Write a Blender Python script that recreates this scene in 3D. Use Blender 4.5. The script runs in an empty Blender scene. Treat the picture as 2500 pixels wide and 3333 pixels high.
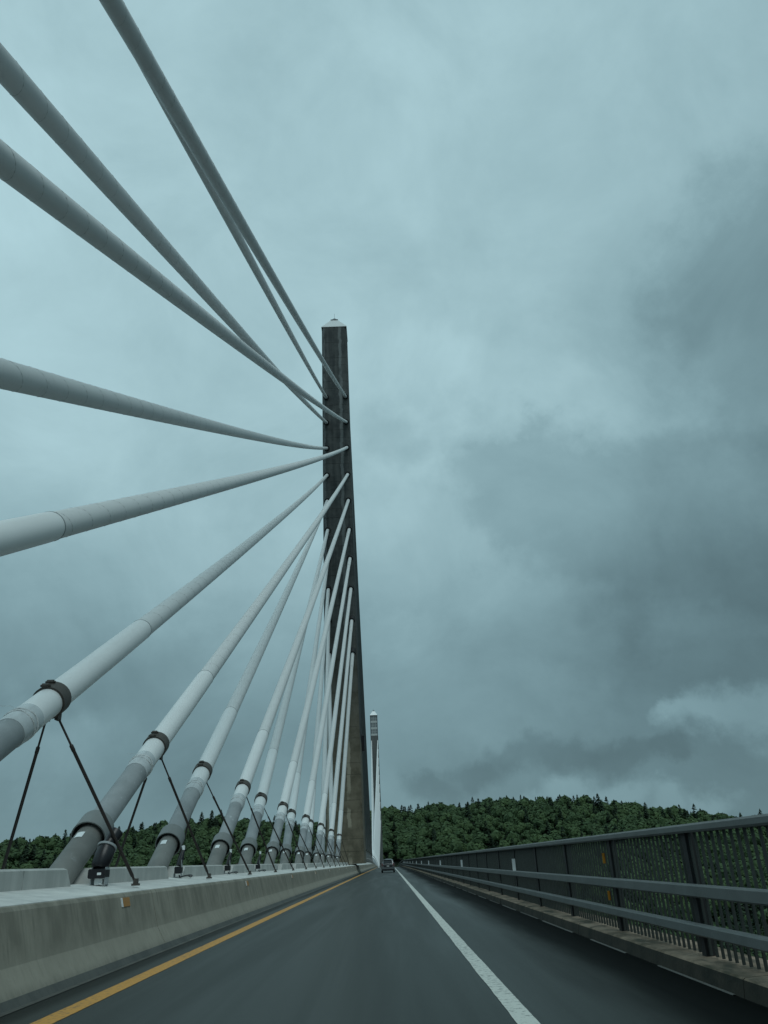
import bpy, math, random
import numpy as np
from mathutils import Vector, Matrix
rnd = random.Random(7)
rng = np.random.default_rng(11)
R = math.radians
sc = bpy.context.scene
C = sc.collection

# ------------------------------------------------------------------ camera
EYE = Vector((0, 0, 1.25))
pitch, yaw, roll = R(24.4145), R(-0.6791), R(2.55)
fh = Vector((-math.sin(yaw), math.cos(yaw), 0)); rt = Vector((math.cos(yaw), math.sin(yaw), 0)); zz = Vector((0, 0, 1))
F = fh*math.cos(pitch)+zz*math.sin(pitch); U = -fh*math.sin(pitch)+zz*math.cos(pitch)
rx = rt*math.cos(roll)-U*math.sin(roll); uy = rt*math.sin(roll)+U*math.cos(roll)
cam_d = bpy.data.cameras.new('camera'); cam = bpy.data.objects.new('camera', cam_d); C.objects.link(cam)
cam.matrix_world = Matrix(((rx.x, uy.x, -F.x, EYE.x), (rx.y, uy.y, -F.y, EYE.y), (rx.z, uy.z, -F.z, EYE.z), (0, 0, 0, 1)))
cam_d.sensor_fit = 'VERTICAL'; cam_d.sensor_height = 36; cam_d.lens = 2503/3333*36
cam_d.clip_start = 0.1; cam_d.clip_end = 6000
sc.camera = cam

# ------------------------------------------------------------------ light
SUN_EL, SUN_AZ = R(58), R(158)          # azimuth clockwise from +Y (towards +X)
sun_d = bpy.data.lights.new('sun', 'SUN'); sun = bpy.data.objects.new('sun', sun_d); C.objects.link(sun)
sd = Vector((math.sin(SUN_AZ)*math.cos(SUN_EL), math.cos(SUN_AZ)*math.cos(SUN_EL), math.sin(SUN_EL)))
sun.rotation_euler = sd.to_track_quat('Z', 'Y').to_euler(); sun.location = (60, -60, 160)
sun_d.energy = 0.85; sun_d.angle = R(35); sun_d.color = (0.90, 1.0, 0.98)

w = bpy.data.worlds.new('World'); sc.world = w; w.use_nodes = True
nt = w.node_tree; nt.nodes.clear()
def N(t, typ, **kw):
    n = t.nodes.new(typ)
    for k, v in kw.items(): setattr(n, k, v)
    return n
def L(t, a, b): t.links.new(a, b)
def mathn(t, op, a, b=None, c=None, clamp=False):
    n = N(t, 'ShaderNodeMath', operation=op); n.use_clamp = clamp
    for i, v in enumerate((a, b, c)):
        if v is None: continue
        if isinstance(v, (int, float)): n.inputs[i].default_value = v
        else: L(t, v, n.inputs[i])
    return n.outputs[0]
def ramp(t, fac, stops):
    n = N(t, 'ShaderNodeValToRGB'); L(t, fac, n.inputs[0]); e = n.color_ramp.elements
    while len(e) < len(stops): e.new(0.5)
    for i, (p, c) in enumerate(stops):
        e[i].position = p; e[i].color = c if len(c) == 4 else (*c, 1)
    return n.outputs[0]
def mixc(t, fac, a, b, mode='MIX'):
    n = N(t, 'ShaderNodeMix', data_type='RGBA', blend_type=mode)
    if isinstance(fac, (int, float)): n.inputs[0].default_value = fac
    else: L(t, fac, n.inputs[0])
    for i, v in ((6, a), (7, b)):
        if isinstance(v, tuple): n.inputs[i].default_value = (*v[:3], 1)
        else: L(t, v, n.inputs[i])
    return n.outputs[2]
def noise(t, vec, scale, detail=4, rough=0.55, dist=0.0):
    n = N(t, 'ShaderNodeTexNoise'); n.inputs['Scale'].default_value = scale; n.inputs['Detail'].default_value = detail
    n.inputs['Roughness'].default_value = rough; n.inputs['Distortion'].default_value = dist
    if vec is not None: L(t, vec, n.inputs['Vector'])
    return n.outputs[0]
def mapping(t, vec, scale=(1, 1, 1), loc=(0, 0, 0), rot=(0, 0, 0)):
    n = N(t, 'ShaderNodeMapping'); n.inputs['Scale'].default_value = scale; n.inputs['Location'].default_value = loc
    n.inputs['Rotation'].default_value = rot; L(t, vec, n.inputs['Vector']); return n.outputs[0]
def smooth(t, v, a, b):
    n = N(t, 'ShaderNodeMapRange', interpolation_type='SMOOTHSTEP'); L(t, v, n.inputs[0])
    n.inputs[1].default_value = a; n.inputs[2].default_value = b; return n.outputs[0]

tc = N(nt, 'ShaderNodeTexCoord'); D = tc.outputs['Generated']
sx = N(nt, 'ShaderNodeSeparateXYZ'); L(nt, D, sx.inputs[0]); X_, Y_, Z_ = sx.outputs
zc = mathn(nt, 'MAXIMUM', Z_, 0.0)
den = mathn(nt, 'ADD', zc, 0.34)
px = mathn(nt, 'DIVIDE', X_, den); py = mathn(nt, 'DIVIDE', Y_, den)
cv = N(nt, 'ShaderNodeCombineXYZ'); L(nt, px, cv.inputs[0]); L(nt, py, cv.inputs[1]); cv = cv.outputs[0]
n1 = noise(nt, mapping(nt, cv, (1, 1, 1), (3.1, 1.7, 0)), 1.05, 7, 0.56, 0.25)
n2 = noise(nt, mapping(nt, cv, (1, 1, 1), (8.3, 4.9, 0)), 0.42, 3, 0.5)
n3 = noise(nt, D, 5.0, 6, 0.6, 0.4)
cl = mathn(nt, 'ADD', mathn(nt, 'MULTIPLY', n1, 0.42), mathn(nt, 'ADD', mathn(nt, 'MULTIPLY', n2, 0.16), mathn(nt, 'MULTIPLY', n3, 0.42)))
# overall overcast brightness: zenith brighter than horizon, west side a little thicker
elev = ramp(nt, zc, [(0.0, (.45,)*3), (0.10, (.43,)*3), (.20, (.53,)*3), (0.30, (.64,)*3), (0.46, (.80,)*3), (.8, (.80,)*3), (1.0, (.95,)*3)])
thick = smooth(nt, X_, -0.25, 0.75)
base = mathn(nt, 'MULTIPLY', elev, mathn(nt, 'SUBTRACT', 1.0, mathn(nt, 'MULTIPLY', thick, 0.30)))
def blob(cx, cy, cz, r0, r1, amp):
    v = Vector((cx, cy, cz)).normalized()
    jit = N(nt, 'ShaderNodeVectorMath', operation='ADD')
    nn = N(nt, 'ShaderNodeTexNoise'); nn.inputs['Scale'].default_value = 6.5; nn.inputs['Detail'].default_value = 7; nn.inputs['Roughness'].default_value = .58; L(nt, D, nn.inputs['Vector'])
    s = N(nt, 'ShaderNodeVectorMath', operation='MULTIPLY_ADD'); L(nt, nn.outputs[1], s.inputs[0]); s.inputs[1].default_value = (.20,)*3; s.inputs[2].default_value = (-.10,)*3
    L(nt, D, jit.inputs[0]); L(nt, s.outputs[0], jit.inputs[1])
    d = N(nt, 'ShaderNodeVectorMath', operation='SUBTRACT'); L(nt, jit.outputs[0], d.inputs[0]); d.inputs[1].default_value = v
    d2 = N(nt, 'ShaderNodeVectorMath', operation='MULTIPLY'); L(nt, d.outputs[0], d2.inputs[0]); d2.inputs[1].default_value = (1, 1, 1.9)
    ln = N(nt, 'ShaderNodeVectorMath', operation='LENGTH'); L(nt, d2.outputs[0], ln.inputs[0])
    return mathn(nt, 'MULTIPLY', smooth(nt, ln.outputs['Value'], r1, r0), amp)
def pix(u, v):      # direction of a photo position (fractions of width/height), for the clouds of the view
    x = (u-.5)*2500/2503; y = (v-.5)*3333/2503
    d = rx*x-uy*y+F; return d.normalized()
blobs = None
for (u, v, r0, r1, a) in [(.56, .375, .04, .12, .07), (.573, .44, .01, .05, .06), (.77, .39, .03, .10, .08), (.68, .36, .04, .14, .07), (.56, .30, .06, .28, .08), (.90, .37, .02, .10, .06),
                          (.93, .62, .09, .28, -.13), (.76, .65, .07, .2, -.05), (.75, .695, .01, .08, .08), (.60, .76, .03, .09, -.08), (.85, .55, .05, .2, -.04),
                          (.625, .735, .0, .05, .08), (.50, .62, .02, .10, .10), (.48, .52, .03, .12, .08), (.30, .56, .04, .16, .10), (.17, .66, .04, .16, -.10), (.03, .73, .03, .13, .15), (.26, .71, .02, .10, -.06),
                          (.10, .25, .06, .3, .05), (.88, .13, .10, .36, .12), (.35, .05, .08, .4, .04), (.22, .08, .04, .2, -.04), (.05, .47, .03, .15, .03)]:
    d = pix(u, v); b = blob(d.x, d.y, d.z, r0, r1, a)
    blobs = b if blobs is None else mathn(nt, 'ADD', blobs, b)
def bank(circles, a0, a1, amp, flat=1.5, jit=.11, scale=9.0):      # one solid cloud bank: union of puffs with a ragged rim
    nn = N(nt, 'ShaderNodeTexNoise'); nn.inputs['Scale'].default_value = scale; nn.inputs['Detail'].default_value = 8; nn.inputs['Roughness'].default_value = .6; L(nt, D, nn.inputs['Vector'])
    s_ = N(nt, 'ShaderNodeVectorMath', operation='MULTIPLY_ADD'); L(nt, nn.outputs[1], s_.inputs[0]); s_.inputs[1].default_value = (jit*2,)*3; s_.inputs[2].default_value = (-jit,)*3
    q = N(nt, 'ShaderNodeVectorMath', operation='ADD'); L(nt, D, q.inputs[0]); L(nt, s_.outputs[0], q.inputs[1]); best = None
    for u, v, r in circles:
        d = N(nt, 'ShaderNodeVectorMath', operation='SUBTRACT'); L(nt, q.outputs[0], d.inputs[0]); d.inputs[1].default_value = pix(u, v)
        d2 = N(nt, 'ShaderNodeVectorMath', operation='MULTIPLY'); L(nt, d.outputs[0], d2.inputs[0]); d2.inputs[1].default_value = (1, 1, flat)
        ln = N(nt, 'ShaderNodeVectorMath', operation='LENGTH'); L(nt, d2.outputs[0], ln.inputs[0])
        t_ = mathn(nt, 'DIVIDE', ln.outputs['Value'], r); best = t_ if best is None else mathn(nt, 'SMOOTH_MIN', best, t_, .25)
    return mathn(nt, 'MULTIPLY', smooth(nt, best, a1, a0), amp)
for b in (bank([(.65, .45, .10), (.62, .432, .055), (.70, .425, .06), (.76, .462, .09), (.84, .475, .09), (.93, .48, .10), (1.02, .47, .1), (.70, .505, .09), (.80, .53, .12), (.92, .55, .14), (1.03, .55, .14)], .55, 1.3, -.16),
          bank([(.99, .30, .12), (1.0, .23, .09), (.985, .37, .07), (1.05, .33, .15)], .6, 1.3, -.17, 1.0),
          bank([(.80, .738, .05), (.74, .742, .05), (.68, .737, .045), (.62, .752, .04), (.87, .735, .04), (.56, .765, .04)], .5, 1.35, -.21, 2.4, .06),
          bank([(.93, .695, .05), (.97, .69, .055), (.89, .692, .03), (1.01, .70, .06)], .3, 1.4, .46, 1.8, .07),
          bank([(.80, .777, .035), (.74, .778, .035), (.86, .777, .03), (.69, .786, .03), (.92, .782, .03), (.63, .788, .025)], .4, 1.5, .34, 2.4, .05),
          bank([(.511, .42, .035), (.522, .437, .028)], .4, 1.3, -.10, 1.0, .05)):
    blobs = mathn(nt, 'ADD', blobs, b)
cld = mathn(nt, 'MULTIPLY', mathn(nt, 'SUBTRACT', cl, 0.5), 1.2)
mod = mathn(nt, 'ADD', mathn(nt, 'ADD', cld, blobs), 1.0)
lum = mathn(nt, 'MULTIPLY', base, mod)
lum = mathn(nt, 'MAXIMUM', mathn(nt, 'MULTIPLY', lum, .95), 0.05)
tint = ramp(nt, lum, [(0.0, (.375, .645, .725)), (.35, (.392, .655, .735)), (.55, (.435, .70, .775)), (.80, (.50, .75, .815)), (1.0, (.525, .77, .835))])
vm = N(nt, 'ShaderNodeVectorMath', operation='SCALE'); L(nt, tint, vm.inputs[0]); L(nt, lum, vm.inputs['Scale'])
skyt = N(nt, 'ShaderNodeTexSky', sky_type='NISHITA'); skyt.sun_disc = False; skyt.sun_elevation = SUN_EL; skyt.sun_rotation = SUN_AZ
bg1 = N(nt, 'ShaderNodeBackground'); L(nt, vm.outputs[0], bg1.inputs[0]); bg1.inputs[1].default_value = 1.0
bg2 = N(nt, 'ShaderNodeBackground'); L(nt, skyt.outputs[0], bg2.inputs[0]); bg2.inputs[1].default_value = 0.05
mx = N(nt, 'ShaderNodeMixShader'); mx.inputs[0].default_value = 0.04; L(nt, bg1.outputs[0], mx.inputs[1]); L(nt, bg2.outputs[0], mx.inputs[2])
wo = N(nt, 'ShaderNodeOutputWorld'); L(nt, mx.outputs[0], wo.inputs[0])

vs = sc.view_settings; vs.view_transform = 'Standard'; vs.look = 'None'; vs.gamma = 1; vs.use_curve_mapping = False; vs.exposure = -0.05

# ------------------------------------------------------------------ materials
def mat(name, build):
    m = bpy.data.materials.new(name); m.use_nodes = True; t = m.node_tree
    b = t.nodes['Principled BSDF']; build(t, b); return m
def bump(t, b, h, strength, dist=0.01):
    n = N(t, 'ShaderNodeBump'); n.inputs['Strength'].default_value = strength; n.inputs['Distance'].default_value = dist
    L(t, h, n.inputs['Height']); L(t, n.outputs[0], b.inputs['Normal'])
def geo(t): return N(t, 'ShaderNodeNewGeometry').outputs['Position']
def simple(name, col, rough=0.6, metal=0.0, var=0.15, scale=3.0, bmp=0.0):
    def f(t, b):
        p = geo(t); n = noise(t, p, scale, 5)
        c = mixc(t, n, tuple(c*(1-var) for c in col), tuple(min(1, c*(1+var)) for c in col))
        L(t, c, b.inputs['Base Color']); b.inputs['Roughness'].default_value = rough; b.inputs['Metallic'].default_value = metal
        if bmp: bump(t, b, noise(t, p, scale*12, 4), bmp)
    return mat(name, f)

def f_asphalt(t, b):
    p = geo(t); s = N(t, 'ShaderNodeSeparateXYZ'); L(t, p, s.inputs[0]); x = s.outputs[0]
    fine = mathn(t, 'ADD', mathn(t, 'MULTIPLY', noise(t, p, 75, 3, 0.75), .6), mathn(t, 'MULTIPLY', noise(t, p, 28, 3, .7), .4)); mid = noise(t, p, 9, 5, 0.6)
    lane = noise(t, mapping(t, p, (1.3, .05, 1)), 1.0, 4, .55, .4)
    c = mixc(t, smooth(t, fine, .38, .66), (.005, .007, .005), (.027, .032, .025))
    c = mixc(t, mathn(t, 'MULTIPLY', smooth(t, mid, .45, .7), .35), c, (.022, .027, .021))
    c = mixc(t, mathn(t, 'MULTIPLY', smooth(t, lane, .35, .7), .5), c, (.028, .033, .027))
    # water standing against the kerb and the barrier
    edge_n = mathn(t, 'MULTIPLY', mathn(t, 'SUBTRACT', noise(t, mapping(t, p, (1, .12, 1)), 1.2, 4, .5), .5), .8)
    wr = smooth(t, mathn(t, 'ADD', x, edge_n), 1.75, 2.65)
    wl = smooth(t, mathn(t, 'ADD', x, mathn(t, 'MULTIPLY', edge_n, .3)), -3.55, -3.75)
    wet = mathn(t, 'MAXIMUM', wr, mathn(t, 'MULTIPLY', wl, .45))
    c = mixc(t, mathn(t, 'MULTIPLY', wet, .93), c, (.003, .004, .004))
    spots = N(t, 'ShaderNodeTexVoronoi'); spots.inputs['Scale'].default_value = 1.1; L(t, p, spots.inputs['Vector'])
    c = mixc(t, mathn(t, 'MULTIPLY', smooth(t, spots.outputs['Distance'], .035, .02), .9), c, (.01, .01, .01))
    L(t, c, b.inputs['Base Color'])
    r = mathn(t, 'SUBTRACT', .50, mathn(t, 'MULTIPLY', smooth(t, lane, .3, .8), .10))
    r = mathn(t, 'ADD', r, mathn(t, 'MULTIPLY', wet, .22))
    L(t, r, b.inputs['Roughness']); L(t, mathn(t, 'SUBTRACT', .30, mathn(t, 'MULTIPLY', wet, .26)), b.inputs['Specular IOR Level'])
    bump(t, b, fine, .40, .006)
M_asphalt = mat('wet_asphalt', f_asphalt)

def f_concrete(light, dark, streak, toe=True, rough=.85):
    def f(t, b):
        p = geo(t); s = N(t, 'ShaderNodeSeparateXYZ'); L(t, p, s.inputs[0]); z = s.outputs[2]
        st = noise(t, mapping(t, p, (1.4, 1.4, .10)), 2.4, 6, .62)
        st2 = noise(t, mapping(t, p, (3, 5.5, .25)), 2.0, 4, .6)
        bl = noise(t, p, 1.3, 6, .6); fine = noise(t, p, 60, 3, .7)
        c = mixc(t, smooth(t, mathn(t, 'ADD', mathn(t, 'MULTIPLY', st, .5), mathn(t, 'MULTIPLY', bl, .5)), .36, .62), dark, light)
        c = mixc(t, mathn(t, 'MULTIPLY', smooth(t, mathn(t, 'ADD', mathn(t, 'MULTIPLY', st2, .6), mathn(t, 'MULTIPLY', bl, .4)), .50, .68), streak), c, tuple(v*.6 for v in dark))
        c = mixc(t, mathn(t, 'MULTIPLY', smooth(t, bl, .5, .75), .4), c, tuple(v*1.15 for v in light))
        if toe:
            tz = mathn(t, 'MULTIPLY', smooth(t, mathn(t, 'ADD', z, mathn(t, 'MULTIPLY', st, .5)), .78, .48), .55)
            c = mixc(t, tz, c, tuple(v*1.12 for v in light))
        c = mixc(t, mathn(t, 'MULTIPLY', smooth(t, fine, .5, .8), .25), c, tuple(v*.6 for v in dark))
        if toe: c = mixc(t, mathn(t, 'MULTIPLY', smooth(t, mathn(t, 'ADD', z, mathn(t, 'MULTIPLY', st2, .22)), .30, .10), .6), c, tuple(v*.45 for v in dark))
        L(t, c, b.inputs['Base Color']); b.inputs['Roughness'].default_value = rough
        bump(t, b, fine, .35, .006)
    return f
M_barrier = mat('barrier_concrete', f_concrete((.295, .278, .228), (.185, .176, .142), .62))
M_gutter = mat('gutter_concrete', f_concrete((.085, .085, .074), (.05, .052, .045), .5, False, .6))
M_slab = mat('pale_slab_concrete', f_concrete((.66, .66, .63), (.50, .505, .49), .25, False))
M_block = mat('upstand_concrete', f_concrete((.50, .50, .475), (.39, .395, .375), .2, False))
M_joint = simple('joint_sealant', (.02, .022, .022), .8)

def f_kerb(t, b):
    p = geo(t); a = noise(t, p, 2.2, 6, .65); c2 = noise(t, mapping(t, p, (1, .3, 1)), 4.0, 5, .6); fine = noise(t, p, 50, 3, .7)
    c = mixc(t, smooth(t, a, .35, .65), (.13, .10, .065), (.34, .255, .185))
    c = mixc(t, mathn(t, 'MULTIPLY', smooth(t, c2, .48, .66), .75), c, (.028, .034, .020))
    c = mixc(t, mathn(t, 'MULTIPLY', smooth(t, fine, .5, .8), .3), c, (.03, .03, .025))
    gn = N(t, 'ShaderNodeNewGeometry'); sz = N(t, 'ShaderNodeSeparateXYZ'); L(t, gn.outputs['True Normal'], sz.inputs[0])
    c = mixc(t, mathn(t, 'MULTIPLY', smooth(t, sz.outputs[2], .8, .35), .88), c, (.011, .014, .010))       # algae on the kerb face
    L(t, c, b.inputs['Base Color']); b.inputs['Roughness'].default_value = .9; bump(t, b, noise(t, p, 25, 5), .6, .01)
M_seam = simple('worn_sealant', (.12, .12, .11), .8, 0, .5, 3)
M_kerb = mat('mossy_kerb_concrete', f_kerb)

def f_line(col, wear):
    def f(t, b):
        p = geo(t); n = noise(t, p, 14, 6, .7); n2 = noise(t, mapping(t, p, (1, .2, 1)), 1.2, 4)
        c = mixc(t, smooth(t, n, .28, .40), tuple(c*.45 for c in col), col)
        c = mixc(t, mathn(t, 'MULTIPLY', smooth(t, mathn(t, 'ADD', n, mathn(t, 'MULTIPLY', n2, .25)), .64, .75), wear), c, (.05, .055, .055))
        L(t, c, b.inputs['Base Color']); b.inputs['Roughness'].default_value = .55; bump(t, b, n, .3, .004)
    return f
M_white_line = mat('white_road_paint', f_line((.56, .57, .52), .6))
M_yellow_line = mat('yellow_road_paint', f_line((.56, .265, .030), .5))

def f_sheath(t, b):
    p = geo(t); n = noise(t, p, 1.3, 5, .6); n2 = noise(t, p, .25, 3)
    c = mixc(t, n, (.68, .69, .685), (.76, .77, .765)); c = mixc(t, mathn(t, 'MULTIPLY', n2, .3), c, (.62, .62, .62))
    g = noise(t, p, 5.5, 6, .7); c = mixc(t, mathn(t, 'MULTIPLY', smooth(t, g, .56, .74), .28), c, (.42, .42, .38))
    L(t, c, b.inputs['Base Color']); b.inputs['Roughness'].default_value = .5; b.inputs['Specular IOR Level'].default_value = .3
M_sheath = mat('white_plastic_sheath', f_sheath)
M_sleeve = simple('white_outer_sleeve', (.80, .81, .805), .45, 0, .06, 1.5)
M_wrap = simple('translucent_wrap', (.52, .55, .56), .25, 0, .22, 6)
M_strap = simple('crumpled_foil', (.88, .90, .90), .3, 0, .12, 30, .8)
def f_pipe(c1, c2, c3, amt):
    def f(t, b):
        p = geo(t); n = noise(t, p, 1.1, 5, .6); n2 = noise(t, p, 4.5, 5, .7, .5); f_ = noise(t, p, 40, 3, .7)
        c = mixc(t, smooth(t, n, .3, .7), c1, c2)
        c = mixc(t, mathn(t, 'MULTIPLY', smooth(t, n2, .60, .70), amt), c, c3)
        L(t, c, b.inputs['Base Color']); b.inputs['Roughness'].default_value = .6; bump(t, b, f_, .25, .004)
    return f
M_pipe = mat('grey_galvanised_pipe', f_pipe((.24, .262, .27), (.33, .352, .36), (.52, .55, .56), .6))
M_lowpipe = mat('weathered_guide_pipe', f_pipe((.15, .152, .142), (.225, .225, .21), (.36, .38, .38), .35))
M_collar = simple('collar_steel', (.20, .21, .205), .5, .2, .15, 2)
M_rubber_shade = simple('black_rubber_and_shade', (.012, .013, .014), .7)  # boot rubber, also the painted shade around the tower's cable openings
M_clamp = simple('rusty_brown_clamp', (.085, .075, .065), .6, .3, .3, 9, .3)
M_brace = simple('rusty_brace_steel', (.055, .044, .040), .6, .4, .4, 5, .3)
M_bead = simple('helical_bead', (.60, .61, .61), .6, 0, .05)
M_sheath_shaded = simple('shaded_grey_sheath', (.20, .215, .215), .7, 0, .15, .6)  # white sheath with its underside shade put into the colour
M_tag = simple('white_plate', (.80, .82, .82), .3, 0, .03)
M_black = simple('black_housing', (.010, .009, .012), .35, 0, .3)
M_glass = simple('lamp_glass', (.05, .06, .07), .08)
M_amber = simple('amber_reflector', (.40, .165, .010), .4, 0, .2, 8)
M_rail = simple('galvanised_rail', (.165, .175, .172), .6, .1, .22, 3, .2)
M_post = simple('dark_rail_post', (.018, .020, .021), .6, .2, .25, 5)
M_picket = simple('grey_green_picket', (.040, .050, .046), .6, .2, .25, 4)

def f_tower(t, b):
    p = geo(t); s = N(t, 'ShaderNodeSeparateXYZ'); L(t, p, s.inputs[0]); x, y, z = s.outputs
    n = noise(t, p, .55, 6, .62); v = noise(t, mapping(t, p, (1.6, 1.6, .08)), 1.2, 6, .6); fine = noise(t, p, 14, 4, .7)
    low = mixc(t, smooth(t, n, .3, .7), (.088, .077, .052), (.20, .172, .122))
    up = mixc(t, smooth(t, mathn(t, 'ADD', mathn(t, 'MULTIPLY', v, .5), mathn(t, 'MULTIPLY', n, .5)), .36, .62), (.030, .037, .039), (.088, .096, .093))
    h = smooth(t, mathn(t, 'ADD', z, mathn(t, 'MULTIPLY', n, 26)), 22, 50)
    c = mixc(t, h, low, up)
    wob = mathn(t, 'MULTIPLY', mathn(t, 'SUBTRACT', noise(t, mapping(t, p, (0, 0, 1)), .5, 4, .6), .5), 1.0)
    def band(xc, wd, amt):
        d = mathn(t, 'ABSOLUTE', mathn(t, 'ADD', mathn(t, 'SUBTRACT', x, xc), wob))
        m = smooth(t, d, wd, wd*.55); g = smooth(t, noise(t, mapping(t, p, (.3, .3, .5)), .45, 4, .6), .34, .46)
        return mathn(t, 'MULTIPLY', mathn(t, 'MULTIPLY', m, g), amt)
    lm = mathn(t, 'MAXIMUM', band(-5.05, .30, .8), band(-7.85, .22, .55))
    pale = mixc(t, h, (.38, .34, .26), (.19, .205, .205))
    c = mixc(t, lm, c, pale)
    c = mixc(t, mathn(t, 'MULTIPLY', smooth(t, fine, .5, .8), .3), c, (.03, .03, .028))
    L(t, c, b.inputs['Base Color']); b.inputs['Roughness'].default_value = .85; bump(t, b, fine, .4, .02)
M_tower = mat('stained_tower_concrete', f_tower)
M_tower2 = simple('grey_tower_concrete', (.12, .125, .122), .85, 0, .25, .3)
M_cap = simple('pale_metal_cap', (.62, .65, .65), .45, .1, .06, .6)
M_cap2 = simple('white_cap', (.93, .95, .95), .5, 0, .03, .6)
M_frame = simple('pale_window_frame', (.50, .52, .51), .6)
M_wglass = simple('dark_window_glass', (.17, .19, .20), .15)

def f_leaf(dark, light):
    def f(t, b):
        at = N(t, 'ShaderNodeAttribute'); at.attribute_name = 'tint'
        p = geo(t); n = noise(t, p, .35, 4, .65)
        m = mathn(t, 'ADD', mathn(t, 'MULTIPLY', at.outputs['Fac'], .7), mathn(t, 'MULTIPLY', n, .35))
        c = mixc(t, smooth(t, m, .15, .9), dark, light)
        L(t, c, b.inputs['Base Color']); b.inputs['Roughness'].default_value = .75; b.inputs['Specular IOR Level'].default_value = .2
    return f
M_leaf = mat('broadleaf_foliage', f_leaf((.046, .080, .036), (.070, .112, .044)))
M_need = mat('conifer_needles', f_leaf((.030, .054, .034), (.048, .076, .046)))
M_bark = simple('bark', (.05, .04, .03), .9)
M_ground = simple('forest_floor', (.018, .026, .014), .95, 0, .4, .05)
def f_rock(t, b):
    p = geo(t); n = noise(t, mapping(t, p, (1, 1, 2.5)), .22, 6, .65)
    L(t, mixc(t, smooth(t, n, .35, .65), (.045, .042, .036), (.13, .105, .09)), b.inputs['Base Color']); b.inputs['Roughness'].default_value = .9
M_rock = mat('brown_rock', f_rock)
def f_water(t, b):
    b.inputs['Base Color'].default_value = (.012, .022, .022, 1); b.inputs['Roughness'].default_value = .12
    bump(t, b, noise(t, mapping(t, geo(t), (1, 2, 1)), .8, 5), .5, .15)
M_water = mat('river_water', f_water)

# ------------------------------------------------------------------ mesh helpers
class MB:
    def __init__(s): s.v = []; s.f = []; s.n = 0
    def add(s, verts, faces):
        s.v.extend(tuple(v) for v in verts); s.f.extend(tuple(i+s.n for i in f) for f in faces); s.n = len(s.v); return s
    def box(s, x0, x1, y0, y1, z0, z1, ch=0):
        if x1 < x0: x0, x1 = x1, x0
        if ch:      # chamfered along the long (y) edges
            c = ch; pr = [(x0+c, z0), (x1-c, z0), (x1, z0+c), (x1, z1-c), (x1-c, z1), (x0+c, z1), (x0, z1-c), (x0, z0+c)]
            vs = [(x, y0, z) for x, z in pr]+[(x, y1, z) for x, z in pr]
            return s.add(vs, [tuple(range(8)), tuple(range(15, 7, -1))]+[(i+8, (i+1) % 8+8, (i+1) % 8, i) for i in range(8)])
        return s.add([(x0, y0, z0), (x1, y0, z0), (x1, y1, z0), (x0, y1, z0), (x0, y0, z1), (x1, y0, z1), (x1, y1, z1), (x0, y1, z1)],
                     [(0, 3, 2, 1), (4, 5, 6, 7), (0, 1, 5, 4), (1, 2, 6, 5), (2, 3, 7, 6), (3, 0, 4, 7)])
    def tube(s, pts, rad, seg=12, cap=True, u0=None):
        pts = [Vector(p) for p in pts]; n = len(pts)
        if not isinstance(rad, (list, tuple)): rad = [rad]*n
        t = (pts[1]-pts[0]).normalized()
        u = (u0 or (Vector((1, 0, 0)) if abs(t.x) < .9 else Vector((0, 0, 1))))
        vs = []
        for i, p in enumerate(pts):
            a = pts[max(i-1, 0)]; b = pts[min(i+1, n-1)]; t = (b-a).normalized()
            u = (u-t*u.dot(t)).normalized(); v = t.cross(u)
            for j in range(seg):
                an = 2*math.pi*j/seg; vs.append(p+(u*math.cos(an)+v*math.sin(an))*rad[i])
        fs = [(i*seg+j, i*seg+(j+1) % seg, (i+1)*seg+(j+1) % seg, (i+1)*seg+j) for i in range(n-1) for j in range(seg)]
        if cap: fs += [tuple(range(seg-1, -1, -1)), tuple((n-1)*seg+j for j in range(seg))]
        return s.add(vs, fs)
    def ring(s, a, b, ro, ri, seg=24):       # thick open pipe from a to b
        a = Vector(a); b = Vector(b); t = (b-a).normalized(); u = Vector((1, 0, 0)); u = (u-t*u.dot(t)).normalized(); v = t.cross(u)
        vs = []
        for p, r in ((a, ro), (b, ro), (b, ri), (a, ri)):
            for j in range(seg):
                an = 2*math.pi*j/seg; vs.append(p+(u*math.cos(an)+v*math.sin(an))*r)
        fs = []
        for k in range(4):
            k2 = (k+1) % 4
            fs += [(k*seg+j, k*seg+(j+1) % seg, k2*seg+(j+1) % seg, k2*seg+j) for j in range(seg)]
        return s.add(vs, fs)
ORG = {}
def obj(name, mb, m, parent=None, smooth_=False, kind=None, label=None):
    if isinstance(mb, MB): V, Fc = mb.v, mb.f
    else: V, Fc = mb
    o0 = ORG.get(parent.name_full, Vector((0, 0, 0))) if parent is not None else Vector((0, 0, 0))
    me = bpy.data.meshes.new(name); me.from_pydata([(v[0]-o0.x, v[1]-o0.y, v[2]-o0.z) for v in V], [], Fc)
    me.materials.append(m)
    if smooth_:
        me.shade_smooth()
        try: me.set_sharp_from_angle(angle=R(40))
        except Exception: pass
    o = bpy.data.objects.new(name, me); C.objects.link(o)
    if parent is not None: o.parent = parent; ORG[o.name_full] = o0
    if kind: o['kind'] = kind
    if label: o['label'] = label
    return o
def inst(name, mesh_obj, loc, parent, rot=None):     # same mesh, new object
    o = mesh_obj.copy(); o.name = name; C.objects.link(o); o.parent = parent
    o0 = ORG[parent.name_full]; o.location = Vector(loc)-o0
    if rot: o.rotation_euler = rot
    return o
def thing(name, label, cat, loc=(0, 0, 0), group=None):
    o = bpy.data.objects.new(name, None); C.objects.link(o); o.location = loc; o.empty_display_size = .3
    ORG[o.name_full] = Vector(loc); o['label'] = label; o['category'] = cat
    if group: o['group'] = group
    return o
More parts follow.
